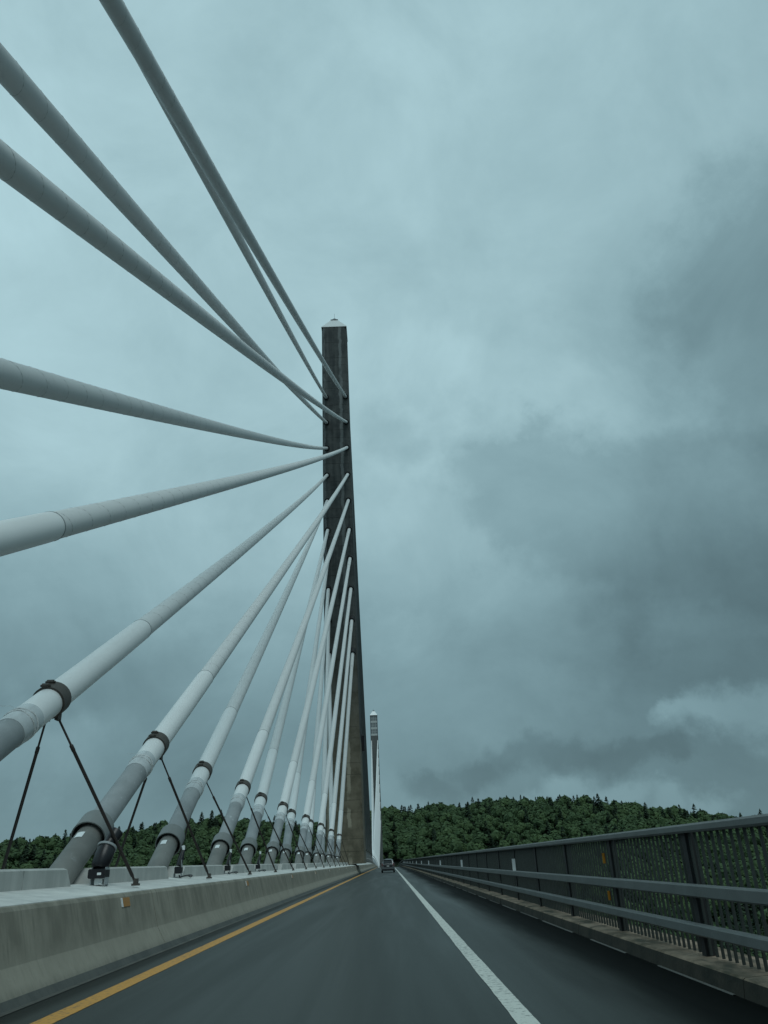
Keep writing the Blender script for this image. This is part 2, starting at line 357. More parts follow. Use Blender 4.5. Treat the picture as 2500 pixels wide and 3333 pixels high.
def tag(o, label, cat, group=None):
    o['label'] = label; o['category'] = cat
    if group: o['group'] = group
    return o
def zr(y):
    y = max(y, 0); return -3e-6*y*y-9e-5*max(0, min(y, 463)-200)**2-(.047*(y-463) if y > 463 else 0)
def strip(prof, y0, y1, step=6.0, closed=False):
    n = max(1, int(math.ceil((y1-y0)/step))); ys = [y0+(y1-y0)*i/n for i in range(n+1)]
    k = len(prof); vs = [(x, y, z+zr(y)) for y in ys for x, z in prof]
    m = k if closed else k-1
    fs = [(i*k+j, (i+1)*k+j, (i+1)*k+(j+1) % k, i*k+(j+1) % k) for i in range(n) for j in range(m)]
    if closed: fs += [tuple(range(k)), tuple(n*k+j for j in range(k-1, -1, -1))]
    return vs, fs

Y0, Y1 = -45.0, 512.0
# ------------------------------------------------------------------ road, deck, lines
obj('road', strip([(3.13, 0), (-3.99, 0)], Y0, Y1), M_asphalt, kind='structure')
obj('road', strip([(-7.98, 0), (-15.2, 0)], Y0, Y1), M_asphalt, kind='structure')
obj('bridge_deck', strip([(3.75, -.16), (3.9, -.16), (3.9, -.55), (1.5, -.75), (-1.5, -3.2), (-10.4, -3.2), (-13.4, -.75), (-15.8, -.55), (-15.8, -.16), (-12, -.03), (0, -.03)], Y0, Y1, 12, True), M_tower2, kind='structure')
def paint(x0, x1, m):           # hand-ragged paint edges close by, plain further off
    ys = [-10+.11*i for i in range(460)]+[41+4*i for i in range(117)]; ys = [y for y in ys if y < Y1]
    vs = []; a = b = 0
    for y in ys:
        a = .7*a+rnd.uniform(-.0028, .0028); b = .7*b+rnd.uniform(-.0028, .0028); vs += [(x0+a, y, .004+zr(y)), (x1+b, y, .004+zr(y))]
    obj('edge_line', (vs, [(2*i, 2*i+2, 2*i+3, 2*i+1) for i in range(len(ys)-1)]), m, kind='structure')
paint(1.17, .99, M_white_line); paint(-3.19, -3.42, M_yellow_line)

# ------------------------------------------------------------------ median barrier
med = thing('median_barrier', 'long concrete median barrier with pale top slab left of the yellow line', 'barrier', (-6, 10, 0))
SEG = 6.42
def barrier_profile(s=1, c=0):
    P = [(-3.99, -.02), (-4.04, .085), (-4.20, .36), (-4.345, .90), (-4.375, .945), (-4.40, .955), (-5.0, 1.02)]
    return P if s > 0 else [(-11.9-x, z) for x, z in P]
for i in range(-6, 78):
    a = 18.8+SEG*(i)-SEG/2; gap = .012
    if a > 520: break
    for s in (1, -1):
        pr = barrier_profile(s); base = (-5.05 if s > 0 else -6.85)
        full = pr+[(base, 1.0), (base, -.02)]
        if s < 0: full = full[::-1]
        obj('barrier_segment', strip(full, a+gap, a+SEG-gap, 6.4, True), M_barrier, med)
obj('joint_filler', strip([(-4.03, 0), (-4.06, .08), (-4.22, .36), (-4.37, .9), (-4.5, .92), (-4.5, 0)], Y0, 520, 6, True), M_joint, med)
obj('gutter_strip', strip([(-3.90, .006), (-3.99, .010), (-3.995, .02)], Y0, 520, 6), M_gutter, med)
obj('base_strip', strip([(-3.975, .004), (-4.034, .088), (-4.06, .092), (-4.02, .004)], Y0, 520, 6, True), M_gutter, med)
obj('top_slab', strip([(-4.392, .90), (-4.40, .962), (-4.43, .972), (-5.0, 1.045), (-5.5, 1.10), (-6.4, 1.10), (-6.9, 1.045), (-7.5, .962), (-7.5, .90)], Y0, 520, 6, True), M_slab, med)
# stay stations
levels = [72.15, 67.25, 62.45, 57.55, 53.0, 48.05, 43.3, 38.5, 33.65, 28.85]
CLY = [20.3+6.36*(i-7) for i in range(20)]              # where each clamp stands along the road, all 4.28 m up
BS = []
for i in range(20):
    ya = CLY[i]-6
    for _ in range(40): ya = .5*ya+.5*(CLY[i]-3.68*(109-ya)/(levels[i//2]-.6))
    BS.append(ya)
BS[:7] = [-30.5, -24.6, -17.72, -11.65, -5.09, 1.21, 7.62]
def block(y0, y1, sl0=.30, sl1=.30):
    mb = MB()
    for (xa, xb) in ((-5.36, -5.50), (-6.54, -6.40)):
        pass
    x0, x1, x2, x3 = -5.34, -5.40, -6.50, -6.56
    zb, zt, c = 1.06, 1.365, .03
    vs = []
    for yb, yt in ((y0, y0+sl0), (y1, y1-sl1)):
        sg = 1 if yb == y0 else -1
        vs += [(x0, yb, zb), (x0, yt-sg*.02, zt-c), (x1, yt+sg*.01, zt), (x2, yt+sg*.01, zt), (x3, yt-sg*.02, zt-c), (x3, yb, zb)]
    vs = [(x, y, z+zr(y)) for x, y, z in vs]
    mb.add(vs, [(0, 1, 2, 3, 4, 5), (11, 10, 9, 8, 7, 6)]+[(j+6, (j+1) % 6+6, (j+1) % 6, j) for j in range(6)])
    return mb
mainA = [127+7.9*i for i in range(20)]
farM = [463-18-7.9*i for i in range(20)]
allst = sorted(BS+mainA+[y for y in farM])
for j in range(-1, 19):
    a = (BS[j] if j >= 0 else BS[0]-SEG)+1.25; b = BS[j+1]+.10
    m_ = a+3.5
    obj('upstand_block', block(a, m_-.01, .42, .0), M_block, med)
    obj('upstand_block', block(m_+.01, b, .0, .27), M_block, med)
obj('upstand_block', block(BS[-1]+1.25, 108.0), M_block, med)
obj('upstand_block', block(121, 126.4), M_block, med)
for j in range(19): obj('upstand_block', block(mainA[j]+1.0, mainA[j+1]-.6), M_block, med)
for j in range(19): obj('upstand_block', block(farM[19-j]+1.0, farM[18-j]-.6), M_block, med)

# amber reflectors on the wall
refl = None
for i in range(10):
    y = 13.78+11.75*i
    lab = ['amber reflector plate on the concrete barrier, nearest and largest of the row', 'second amber reflector along the concrete barrier, below the third brace foot',
           'third amber reflector along the concrete barrier', 'fourth amber reflector along the concrete barrier, a small orange dot'][i] if i < 4 else ['fifth', 'sixth', 'seventh', 'eighth', 'ninth', 'tenth'][i-4]+' amber reflector along the concrete barrier, a faint dot'
    t = thing('barrier_reflector', lab, 'reflector', (-4.33, y, .82+zr(y)), 'amber reflectors along the concrete barrier')
    dx = .012
    def q(z): return -4.20-(z-.36)/(.54)*.145
    mb = MB(); pr = [(q(.76)+.012, .755), (q(.88)+.012, .885), (q(.88)-.005, .885), (q(.76)-.005, .755)]
    def slab(y0, y1, e=0):
        vs = [(x+e, yy, z+zr(yy)) for yy in (y0, y1) for x, z in pr]
        return MB().add(vs, [(0, 1, 2, 3), (7, 6, 5, 4), (4, 5, 1, 0), (5, 6, 2, 1), (6, 7, 3, 2), (7, 4, 0, 3)])
    obj('amber_face', slab(y+.05, y+.42), M_amber, t)
    obj('white_edge', slab(y, y+.048, .004), M_tag, t)

# ------------------------------------------------------------------ stay cables
def path(A, B, sag):
    A = Vector(A); B = Vector(B); Ln = (B-A).length
    def P(s):
        t = s/Ln; p = A+(B-A)*t; p.z -= sag*4*t*(1-t); return p
    return P, Ln
def pts(P, a, b, n): return [P(a+(b-a)*i/n) for i in range(n+1)]
def helix(P, a, b, r, pitch, br, ph=0):
    n = int((b-a)/pitch*14); out = []
    for i in range(n+1):
        s = a+(b-a)*i/n; p = P(s); t = (P(s+.05)-P(s-.05)).normalized(); u = Vector((1, 0, 0)); u = (u-t*u.dot(t)).normalized(); v = t.cross(u)
        an = 2*math.pi*(s-a)/pitch+ph; rr = .256-.022*min(1, (s-13.1)/28) if r is None else r; out.append(p+(u*math.cos(an)+v*math.sin(an))*rr)
    return MB().tube(out, br, 4, False)
def frame(P, s):
    t = (P(s+.05)-P(s-.05)).normalized(); u = Vector((1, 0, 0)); u = (u-t*u.dot(t)).normalized(); return t, u, t.cross(u)
rank20 = ['first', 'second', 'third', 'fourth', 'fifth', 'sixth', 'seventh', 'eighth', 'ninth', 'tenth', 'eleventh', 'twelfth', 'thirteenth', 'fourteenth', 'fifteenth', 'sixteenth', 'seventeenth', 'eighteenth', 'nineteenth', 'last']
ordn = ['first', 'second', 'third', 'fourth', 'fifth', 'sixth', 'seventh', 'eighth', 'ninth', 'tenth', 'eleventh', 'twelfth', 'thirteenth', 'fourteenth']
def stay(i, detail, label, group, sgn=-1, shaded=False, Yt=109.0, Ya=0, Xt=-4.2, zt=50, far=False, xb=-5.95):
    za = .6+zr(Ya); A = (xb, Ya, za); B = (Xt, Yt, zt)
    Ln0 = math.dist(A, B); sag = .15+.30*(Ln0/120)**2
    P_, Ln_ = path(A, B, sag)
    q = .4905/((zt-za)/Ln_)                              # every fitting sits at the same height, so nearer the anchor on steep stays
    P = lambda s_: P_(s_*q)
    Ln = Ln_/q
    t = thing('stay_cable', label, 'cable', A, group)
    n = max(6, int(Ln_/4))
    if far == 2:
        obj('sheath', MB().tube(pts(P, 3, Ln, n), .24, 6), M_sheath, t, True); return t
    seg = 28 if detail >= 2 else 12
    obj('guide_pipe', MB().tube(pts(P, .15, 3.0, 2), .25, seg), M_lowpipe, t, True)
    d, u, v = frame(P, 3)
    if detail:
        obj('collar', MB().ring(P(2.72), P(3.22), .350, .325, seg), M_collar, t, True)
        obj('rubber_boot', MB().ring(P(2.95), P(3.20), .324, .248, seg), M_rubber_shade, t, True)
        # white number plate lying on the guide pipe, under the collar
        s0 = 2.30 if detail >= 2 else 2.35
        up = (Vector((0, 0, 1))-d*d.z).normalized(); side = d.cross(up)
        mb = MB(); vs = []
        for s in (s0, s0+.20):
            for an in (-.30, -.15, 0, .15, .30):
                vs.append(P(s)+(up*math.cos(an-.10)+side*math.sin(an-.10))*.256)
        mb.add(vs, [(j, j+1, j+6, j+5) for j in range(4)])
        obj('plate', mb, M_tag, t)
        obj('steel_pipe', MB().tube(pts(P, 3.1, 5.85, 2), .252, seg), M_pipe, t, True)
        obj('plastic_wrap', MB().tube([P(5.78), P(5.82), P(6.45), P(6.52)], [.258, .268, .272, .264], seg), M_wrap, t, True)
        mb = MB()
        for s, w in ((6.12, 0), (6.24, .6)):
            out = []
            for j in range(25):
                an = 2*math.pi*j/24; rr = .276+.004*math.sin(an*7+s*9); out.append(P(s+.018*math.sin(an*3+w*5+i))+(u*math.cos(an)+v*math.sin(an))*rr)
            mb.tube(out, .013, 4, False)
        tw = P(6.15)-v*.28*(1 if v.z < 0 else -1)
        mb.tube([tw, tw+Vector((-.10, -.06, .05)), tw+Vector((-.24, -.13, .04))], .004, 4)
        obj('tie_strap', mb, M_strap, t)
        obj('outer_sleeve', MB().tube([P(6.46), P(7.5), P(10.0), P(10.15), P(12.9), P(13.2)], [.262, .264, .266, .270, .270, .266], seg), M_sleeve, t, True)
        cl = obj('clamp', MB().ring(P(7.33), P(7.66), .302, .262, seg), M_clamp, t, True)
        up = (Vector((0, 0, 1))-d*d.z).normalized(); side = d.cross(up)
        for s in (7.36, 7.58):
            c = P(s)+up*.315-side*.03; mb = MB().tube([c-side*.09, c-side*.06, c-side*.059, c+side*.059, c+side*.06, c+side*.09], [.022, .022, .045, .045, .022, .022], 8)
            obj('clamp_bolt', mb, M_clamp, cl)
        for s_ in (-1, 1):
            c = P(7.5)-up*.31+Vector((s_*.10, 0, 0)); mb = MB().box(c.x-.03, c.x+.03, c.y-.08, c.y+.08, c.z-.07, c.z+.07)
            obj('clamp_lug', mb, M_clamp, cl)
        for s_ in (-1, 1):
            a = P(7.5)-up*.34+Vector((s_*.12, 0, -.03)); fx = -4.68 if s_ > 0 else -7.22
            b = Vector((fx, P(7.5).y+(1.50 if i == 6 else 1.70), 1.075+zr(Ya))); dr = (b-a).normalized(); ln = (b-a).length
            mb = MB().tube([a, a+dr*.5, a+dr*.52, a+dr*.62, a+dr*.64, b-dr*.16, b-dr*.12, b+Vector((0, 0, -.02))], [.020, .020, .036, .036, .031, .031, .022, .018], 10)
            br = obj('brace_rod', mb, M_brace, t, True)
            fb = MB().box(b.x-.06, b.x+.06, b.y-.07, b.y+.07, 1.03+zr(Ya), 1.068+zr(Ya)).box(b.x-.035, b.x+.035, b.y-.05, b.y+.05, 1.068+zr(Ya), 1.15+zr(Ya))
            obj('foot_plate', fb, M_clamp, br)
        obj('seam_ring', MB().ring(P(13.17), P(13.20), .271, .22, seg), M_pipe, t, True)
        nS = max(n, 24); PS = pts(P, 13.1, Ln-4.6, nS)
        obj('sheath', MB().tube(PS, [.255-.022*min(1, (k_/nS)*(Ln-17.7)/28) for k_ in range(nS+1)], seg), M_sheath, t, True)
        obj('tower_sleeve', MB().tube(pts(P, Ln-4.8, Ln+.2, 3), .252, 16), M_sheath, t, True)
        if detail >= 2:
            obj('helical_bead', helix(P, 13.3, 13.3+(70 if detail == 3 else 26), None, 1.0, .0065, i), M_bead, t)
    else:
        obj('steel_pipe', MB().tube(pts(P, 3.0, 6.4, 2), .26, seg), M_pipe, t, True)
        obj('collar', MB().ring(P(2.8), P(3.3), .34, .25, seg), M_collar, t, True)
        obj('outer_sleeve', MB().tube(pts(P, 6.4, 12, 2), .27, seg), M_sheath_shaded if shaded else M_sleeve, t, True)
        obj('clamp', MB().ring(P(7.3), P(7.65), .31, .25, seg), M_clamp, t, True)
        obj('sheath', MB().tube(pts(P, 11.9, Ln+.2, n), .235, seg), M_sheath_shaded if shaded else M_sheath, t, True)
    return t
gB = 'white stay cables between the near tower and the median on this side'
labB = {0: 'overhead stay cable into the tower left column, half hidden behind its topmost twin',
        1: 'topmost overhead stay cable, the one leaving through the top edge of the photo',
        2: 'overhead stay cable that reaches the left photo edge highest of all',
        3: 'thick overhead stay cable, second from the top on the left photo edge',
        4: 'stay cable sloping gently down to the tower left column, third on the left edge',
        5: 'stay cable rising gently to the tower right column, wide sleeve at the left edge',
        6: 'white stay cable with the nearest and biggest brown clamp at the lower left'}
for i, Ya in enumerate(BS):
    k = i//2; left = (i % 2 == 0)
    lab = labB.get(i)
    if lab is None:
        j = i-6
        lab = f'white stay cable on a grey guide pipe, its brown clamp the {ordn[j]} from the left'
    stay(i, 3 if 0 <= i <= 6 else (2 if i < 11 else 1), lab, gB, Ya=Ya, Xt=-7.5 if left else (-4.28+.02*k), zt=levels[k])
for i in range(20):      # main span, beyond the near tower
    k = 9-i//2; left = i % 2 == 1
    stay(i, 0, f'shade-grey stay cable beyond the near tower, {rank20[i]} counted from the steepest of its fan', 'stay cables on the far side of the near tower', shaded=True, Yt=118.5, Ya=mainA[i], Xt=-7.7 if left else -4.15, zt=levels[k], xb=-5.6)
zf = -6.8
for i in range(20):      # main span, towards us from the far tower
    k = 9-i//2; left = i % 2 == 1
    stay(i, 0, f'pale stay cable before the far tower, {rank20[i]} counted from the steepest of its fan', 'stay cables in front of the far tower', Yt=463, Ya=farM[i], Xt=-7.7 if left else -4.1, zt=levels[k]+zf)

# ------------------------------------------------------------------ floodlights in the gaps
def floodlight(y, n, label, tube_up=.55, cable=False):
    t = thing('floodlight', label, 'floodlight', (-5.20, y, 1.06), 'black floodlights on the median slab')
    bx = -5.16
    mb = MB().box(bx-.13, bx-.115, y-.05, y+.15, 1.06, 1.36).box(bx+.115, bx+.13, y-.05, y+.15, 1.06, 1.36).box(bx-.13, bx+.13, y, y+.12, 1.05, 1.075)
    obj('bracket', mb, M_pipe, t)
    obj('connector_box', MB().box(bx-.06, bx+.08, y-.03, y+.08, 1.076, 1.17, .01).tube([(bx+.02, y-.03, 1.10), (bx+.06, y-.07, 1.09), (bx+.09, y, 1.07)], .014, 6), M_tag, t)
    obj('ballast_housing', MB().box(bx-.165, bx+.135, y-.10, y+.16, 1.18, 1.335, .02), M_black, t)
    obj('warning_label', MB().box(bx+.0, bx+.07, y-.106, y-.101, 1.235, 1.275), M_tag, t)
    a = Vector((bx-.02, y+.02, 1.33)); d = Vector((.08, .52, .85)).normalized()
    obj('lamp_body', MB().tube([a, a+d*.06, a+d*.30, a+d*.46], [.10, .155, .165, .15], 20), M_black, t, True)
    obj('rim', MB().ring(a+d*.40, a+d*.44, .178, .14, 20), M_pipe, t, True)
    c = a+d*.46; d2 = Vector((.25, .60, .75)).normalized()
    hd = obj('lamp_hood', MB().tube([c-d2*.02, c+d2*.20, c+d2*.30], [.10, .125, .13], 20), M_black, t, True)
    obj('lens', MB().tube([c+d2*.301, c+d2*.305], .118, 20), M_glass, hd, True)
    if cable:
        out = [(bx+.02+.10*math.cos(a_)*(1+.3*math.sin(a_*2)), y-.02+.55+.62*math.sin(a_)*.9, 1.085+.012*math.sin(a_*3)) for a_ in [i*.35-1.6 for i in range(19)]]
        obj('power_cable', MB().tube([(bx-.02, y, 1.12)]+out, .013, 6), M_black, t, True)
floodlight(15.05, 0, 'black floodlight with box housing beside the nearest whole guide pipe')
def slim_light(y, label):
    t = thing('cable_lamp', label, 'floodlight', (-5.2, y, 1.08), 'slim lamps behind the guide pipes')
    bx = -5.30
    obj('white_tip', MB().tube([(bx+.05, y+.10, 1.70), (bx+.03, y+.13, 1.82)], [.03, .045], 12), M_tag, t, True)
    obj('lamp_body', MB().tube([(bx-.02, y, 1.36), (bx+.02, y+.05, 1.55), (bx+.05, y+.10, 1.72)], [.07, .065, .035], 14), M_black, t, True)
    obj('ballast_housing', MB().box(bx-.11, bx+.06, y-.08, y+.10, 1.18, 1.34, .02), M_black, t)
    obj('bracket', MB().box(bx-.14, bx-.12, y-.04, y+.10, 1.09, 1.19).box(bx+.04, bx+.055, y-.04, y+.06, 1.09, 1.50).box(bx-.14, bx+.055, y-.02, y+.08, 1.09, 1.11), M_pipe, t)
    out = [(bx+.05+.16*(1-math.cos(a_))*.6, y-.1+.9*a_/6.3, 1.085+.05*abs(math.sin(a_*.7))) for a_ in [i*.35 for i in range(19)]]
    obj('power_cable', MB().tube([(bx, y, 1.14)]+out, .016, 6), M_black, t, True)
slim_light(21.35, 'slim black lamp with white tip and loose cable in the second gap of the upstand')
slim_light(27.8, 'slim black lamp with white tip beside the third guide pipe')
slim_light(34.2, 'small white tipped lamp beside the fourth guide pipe')

# ------------------------------------------------------------------ near tower
XC = -6.0
def tower_sec(z, zb=0.0):
    t = max(0, min(1, (z-zb)/86.8)); hwR = 2.78+(2.13-2.78)*t**.75; hwL = 2.25+(2.16-2.25)*t; dp = 9.5+(4.4-9.5)*t
    return XC-hwL, XC+hwR, dp
tow = thing('bridge_tower', 'tall dark stained concrete bridge tower, the nearer one, with pale pyramid cap', 'tower', (XC, 113, 0))
zs = [-3.0, 1.12, 2.6]
while zs[-1] < 84:
    zs.append(zs[-1]+1.5); zs.append(zs[-1]+3.25)
zs = [z for z in zs if z < 84.5]+[86.6]
YF = 109.0
def tower_lift(z0, z1, zb, yf, back=False, g=.035):
    vs = []
    for z in (z0+g/2, z1-g/2):
        xl, xr, dp = tower_sec(z, zb); c = .34; yb = yf+4.75+dp/2 if not back else yf+dp
        y0 = yf; yb = yf+dp
        vs += [(xl+c, y0, z), (xr-c, y0, z), (xr, y0+c, z), (xr, yb-c, z), (xr-c, yb, z), (xl+c, yb, z), (xl, yb-c, z), (xl, y0+c, z)]
    return MB().add(vs, [tuple(range(7, -1, -1)), tuple(range(8, 16))]+[(j, (j+1) % 8, (j+1) % 8+8, j+8) for j in range(8)])
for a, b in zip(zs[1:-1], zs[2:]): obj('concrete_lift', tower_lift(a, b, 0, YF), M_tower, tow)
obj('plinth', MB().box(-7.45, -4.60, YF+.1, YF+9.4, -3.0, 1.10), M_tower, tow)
def core(zb, yf, z0, z1):
    vs = []
    for z in (z0, z1):
        xl, xr, dp = tower_sec(z, zb); e = .05; vs += [(xl+e+.35, yf+e, z), (xr-e-.35, yf+e, z), (xr-e, yf+.42, z), (xr-e, yf+dp-e, z), (xl+e, yf+dp-e, z), (xl+e, yf+.42, z)]
    return MB().add(vs, [tuple(range(5, -1, -1)), tuple(range(6, 12))]+[(j, (j+1) % 6, (j+1) % 6+6, j+6) for j in range(6)])
obj('joint_core', core(0, YF, 1.2, 86.5), M_joint, tow)
# black rings painting the shade around the openings the stays enter
for i in range(20):
    k = i//2; left = i % 2 == 0; x = -7.5 if left else (-4.28+.02*k); Ya = BS[i]
    d = Vector((x+5.95, 109-Ya, levels[k]-.6)).normalized(); c = Vector((x, 109, levels[k]))
    mb = MB().ring(c-d*.30-Vector((0, 0, 0)), c+d*.5, .46, .262, 18)
    obj('port_shade_ring', mb, M_rubber_shade, tow, True)
def cap(parent, zt, yf, xl, xr, m):
    e = .06; c = (xl+xr)/2; hw = (xr-xl)/2+e; dp = xr-xl; yc = yf+dp/2
    def sq(h, z): return [(c-h, yc-h, z), (c+h, yc-h, z), (c+h, yc+h, z), (c-h, yc+h, z)]
    mb = MB().add(sq(hw, zt)+sq(hw, zt+.10)+sq(.56, zt+2.75), [(3, 2, 1, 0), (8, 9, 10, 11)]+[(a*4+j, a*4+(j+1) % 4, a*4+4+(j+1) % 4, a*4+4+j) for a in (0, 1) for j in range(4)])
    cp = obj('pyramid_cap', mb, m, parent)
    obj('cap_trim', MB().add(sq(.66, zt+2.72)+sq(.66, zt+2.82), [(3, 2, 1, 0), (4, 5, 6, 7), (0, 1, 5, 4), (1, 2, 6, 5), (2, 3, 7, 6), (3, 0, 4, 7)]), M_post, cp)
    obj('cap_tip', MB().add(sq(.56, zt+2.823)+[(c, yc, zt+3.65)], [(3, 2, 1, 0), (0, 1, 4), (1, 2, 4), (2, 3, 4), (3, 0, 4)]), M_wglass, cp)
    obj('lightning_rod', MB().tube([(c, yc, zt+3.6), (c, yc, zt+4.6)], .018, 6), M_post, cp)
xl, xr, dp = tower_sec(86.8)
cap(tow, 86.62, YF, xl, xr, M_cap)
# lamp box bolted to the side of the tower
t = thing('aviation_lamp', 'small black lamp unit on the right side of the near tower above the road', 'lamp', (-3.1, 117, 17))
zq = 17.0; xr_ = tower_sec(zq)[1]
obj('lamp_housing', MB().box(xr_+.05, xr_+.45, 116.5, 117.3, 16.0, 18.2, .08), M_black, t)
obj('bracket', MB().box(xr_-.02, xr_+.06, 116.7, 117.1, 15.6, 18.4), M_post, t)

# ------------------------------------------------------------------ far tower with observatory
ft = thing('bridge_tower', 'distant slim bridge tower with three window storeys under a white cap', 'tower', (XC, 467, zf))
zt2 = 80.0
obj('shaft', tower_lift(-42, 56.5, zf, 463), M_tower2, ft)
obj('shaft', tower_lift(56.5, 68.2, zf, 463), M_tower2, ft)
xl, xr, dp = tower_sec(86.8); y0 = 463
obj('observatory_core', MB().box(xl+.25, xr-.25, y0+.25, y0+4.1, 66.6, zt2-.02), M_wglass, ft)
obj('storey_band', MB().box(xl, xr, y0, y0+4.3, zt2-.5, zt2-.03), M_post, ft)
for j in range(3):
    zt_ = zt2-.55-j*3.7; zb_ = zt_-2.75
    obj('storey_band', MB().box(xl+.02, xr-.02, y0+.05, y0+4.25, zb_-.95, zb_), M_frame, ft)
    for side in (0, 1):
        for kx in range(4):
            x0 = xl+.30+kx*(xr-xl-.6)/4; x1 = x0+(xr-xl-.6)/4
            fr = MB(); b_ = .09; ya, yb = (y0+.10, y0+.24) if side == 0 else (y0+4.12, y0+4.24)
            fr.box(x0, x1, ya, yb, zt_-b_, zt_).box(x0, x1, ya, yb, zb_, zb_+b_).box(x0, x0+b_, ya, yb, zb_+b_, zt_-b_).box(x1-b_, x1, ya, yb, zb_+b_, zt_-b_)
            fr.box(x0+b_, x1-b_, ya+.01, yb-.01, (zt_+zb_)/2-.05, (zt_+zb_)/2+.05)
            wd = obj('window', fr, M_frame, ft)
            obj('pane', MB().box(x0+b_, x1-b_, (ya+yb)/2-.01, (ya+yb)/2+.01, zb_+b_, zt_-b_), M_wglass, wd)
for xa, xb_ in ((xl, xl+.28), (xr-.28, xr)):
    for ya in (y0+.02, y0+4.0): obj('corner_post', MB().box(xa, xb_, ya, ya+.28, 66.6, zt2-.5), M_post, ft)
cap(ft, zt2, y0, xl, xr, M_cap2)

# ------------------------------------------------------------------ kerb and railing on the right
kb = thing('kerb', 'mossy brown concrete kerb under the right railing', 'kerb', (3.3, 10, 0))
for i in range(0, 165):
    a = -42+3.34*i-.0
    if a > 500: break
    jx = rnd.uniform(-.006, .006)
    prof = [(3.13+jx, -.02), (3.155+jx, .145), (3.175+jx, .160), (3.26, .166), (3.62, .18), (3.80, .18), (3.80, -.15)]
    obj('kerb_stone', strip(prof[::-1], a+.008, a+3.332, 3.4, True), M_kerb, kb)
for i in range(60):
    a = -5+3.34*i+rnd.uniform(-.2, .2); b = a+rnd.uniform(1.6, 3.2); e1, e2 = rnd.uniform(0, .012), rnd.uniform(0, .012)
    obj('seam_line', strip([(3.132, .007), (3.112-e1, .007), (3.106-e2, 0.001)], a, b, 1.0), M_seam, kb)

rail = thing('bridge_railing', 'long grey steel railing with upright bars along the right edge of the bridge', 'railing', (3.4, 10, 0))
obj('top_rail', strip([(3.30, 1.425), (3.30, 1.475), (3.315, 1.495), (3.44, 1.495), (3.455, 1.475), (3.455, 1.415), (3.44, 1.405), (3.315, 1.405)][::-1], Y0, 500, 5, True), M_rail, rail)
obj('middle_rail', strip([(3.265, .775), (3.265, .870), (3.28, .885), (3.365, .885), (3.38, .870), (3.38, .775), (3.365, .76), (3.28, .76)][::-1], Y0, 500, 5, True), M_rail, rail)
obj('lower_rail', strip([(3.265, .400), (3.265, .480), (3.28, .495), (3.365, .495), (3.38, .480), (3.38, .400), (3.365, .385), (3.28, .385)][::-1], Y0, 500, 5, True), M_rail, rail)
pm = MB().box(-.055, .055, -.065, .065, 0, 1.245, 0)
post0 = None
for i in range(-14, 150):
    y = 9.65+3.34*i
    if y > 500: break
    if post0 is None:
        post0 = obj('post', pm, M_post, rail); post0.location = Vector((3.445, y, .165+zr(y)))-ORG[rail.name_full]
        # mesh was shifted by the parent origin: undo
        post0.data.transform(Matrix.Translation(ORG[rail.name_full]))
    else: inst('post', post0, (3.445, y, .165+zr(y)), rail)
pk = MB().box(-.013, .013, -.013, .013, .02, 1.25)
pick0 = None; cnt = 0; stuff = MB(); y = 4.2; j = 0
ys = []
while y < 480:
    ph = (y-9.65) % 3.34
    if .09 < ph < 3.25: ys.append(y)
    y += .167
for y in ys:
    if cnt < 300:
        if pick0 is None:
            pick0 = obj('picket', pk, M_picket, rail); pick0.data.transform(Matrix.Translation(ORG[rail.name_full]))
            pick0.location = Vector((3.43, y, .165+zr(y)))-ORG[rail.name_full]
        else: inst('picket', pick0, (3.43, y, .165+zr(y)), rail)
        cnt += 1
    elif y < 330:
        z0 = .165+zr(y); stuff.box(3.419, 3.441, y-.011, y+.011, z0+.02, z0+1.25)
obj('picket', stuff, M_picket, rail, kind='stuff')

# delineators
for i in range(12):
    y = 22.6+16.35*i
    lab = ['white delineator tab on the middle rail, nearest and tallest', 'white delineator tab on the middle rail, second along', 'white delineator tab on the middle rail, third along', 'white delineator tab on the middle rail, fourth along'][i] if i < 4 else ['fifth', 'sixth', 'seventh', 'eighth', 'ninth', 'tenth', 'eleventh', 'twelfth'][i-4]+' white delineator tab along the middle rail, a tiny distant mark'
    z = .885+zr(y)
    o = obj('delineator', MB().box(3.27, 3.355, y-.008, y+.008, z, z+.29).box(3.27, 3.355, y-.02, y+.03, z+.001, z+.012), M_tag)
    tag(o, lab, 'delineator', 'white delineators on the right railing')
for z0, z1, lab in ((1.08, 1.23, 'orange reflector strip fixed to the bars between top and middle rail'), (.56, .69, 'orange reflector strip fixed to the bars just below the middle rail')):
    y = 13.4; o = obj('reflector_strip', MB().box(3.375, 3.425, y-.012, y-.004, z0, z1).box(3.39, 3.41, y-.004, y+.01, z0+.03, z1-.03), M_amber)
    tag(o, lab, 'reflector', 'orange reflector strips on the railing')
# outer parapet of the opposite carriageway
o = obj('parapet', strip([(-15.2, -.02), (-15.2, .17), (-15.3, .8), (-15.55, .8), (-15.6, -.02)][::-1], Y0, 500, 6, True), M_barrier)
tag(o, 'low concrete parapet on the far left edge of the deck behind the median', 'parapet')

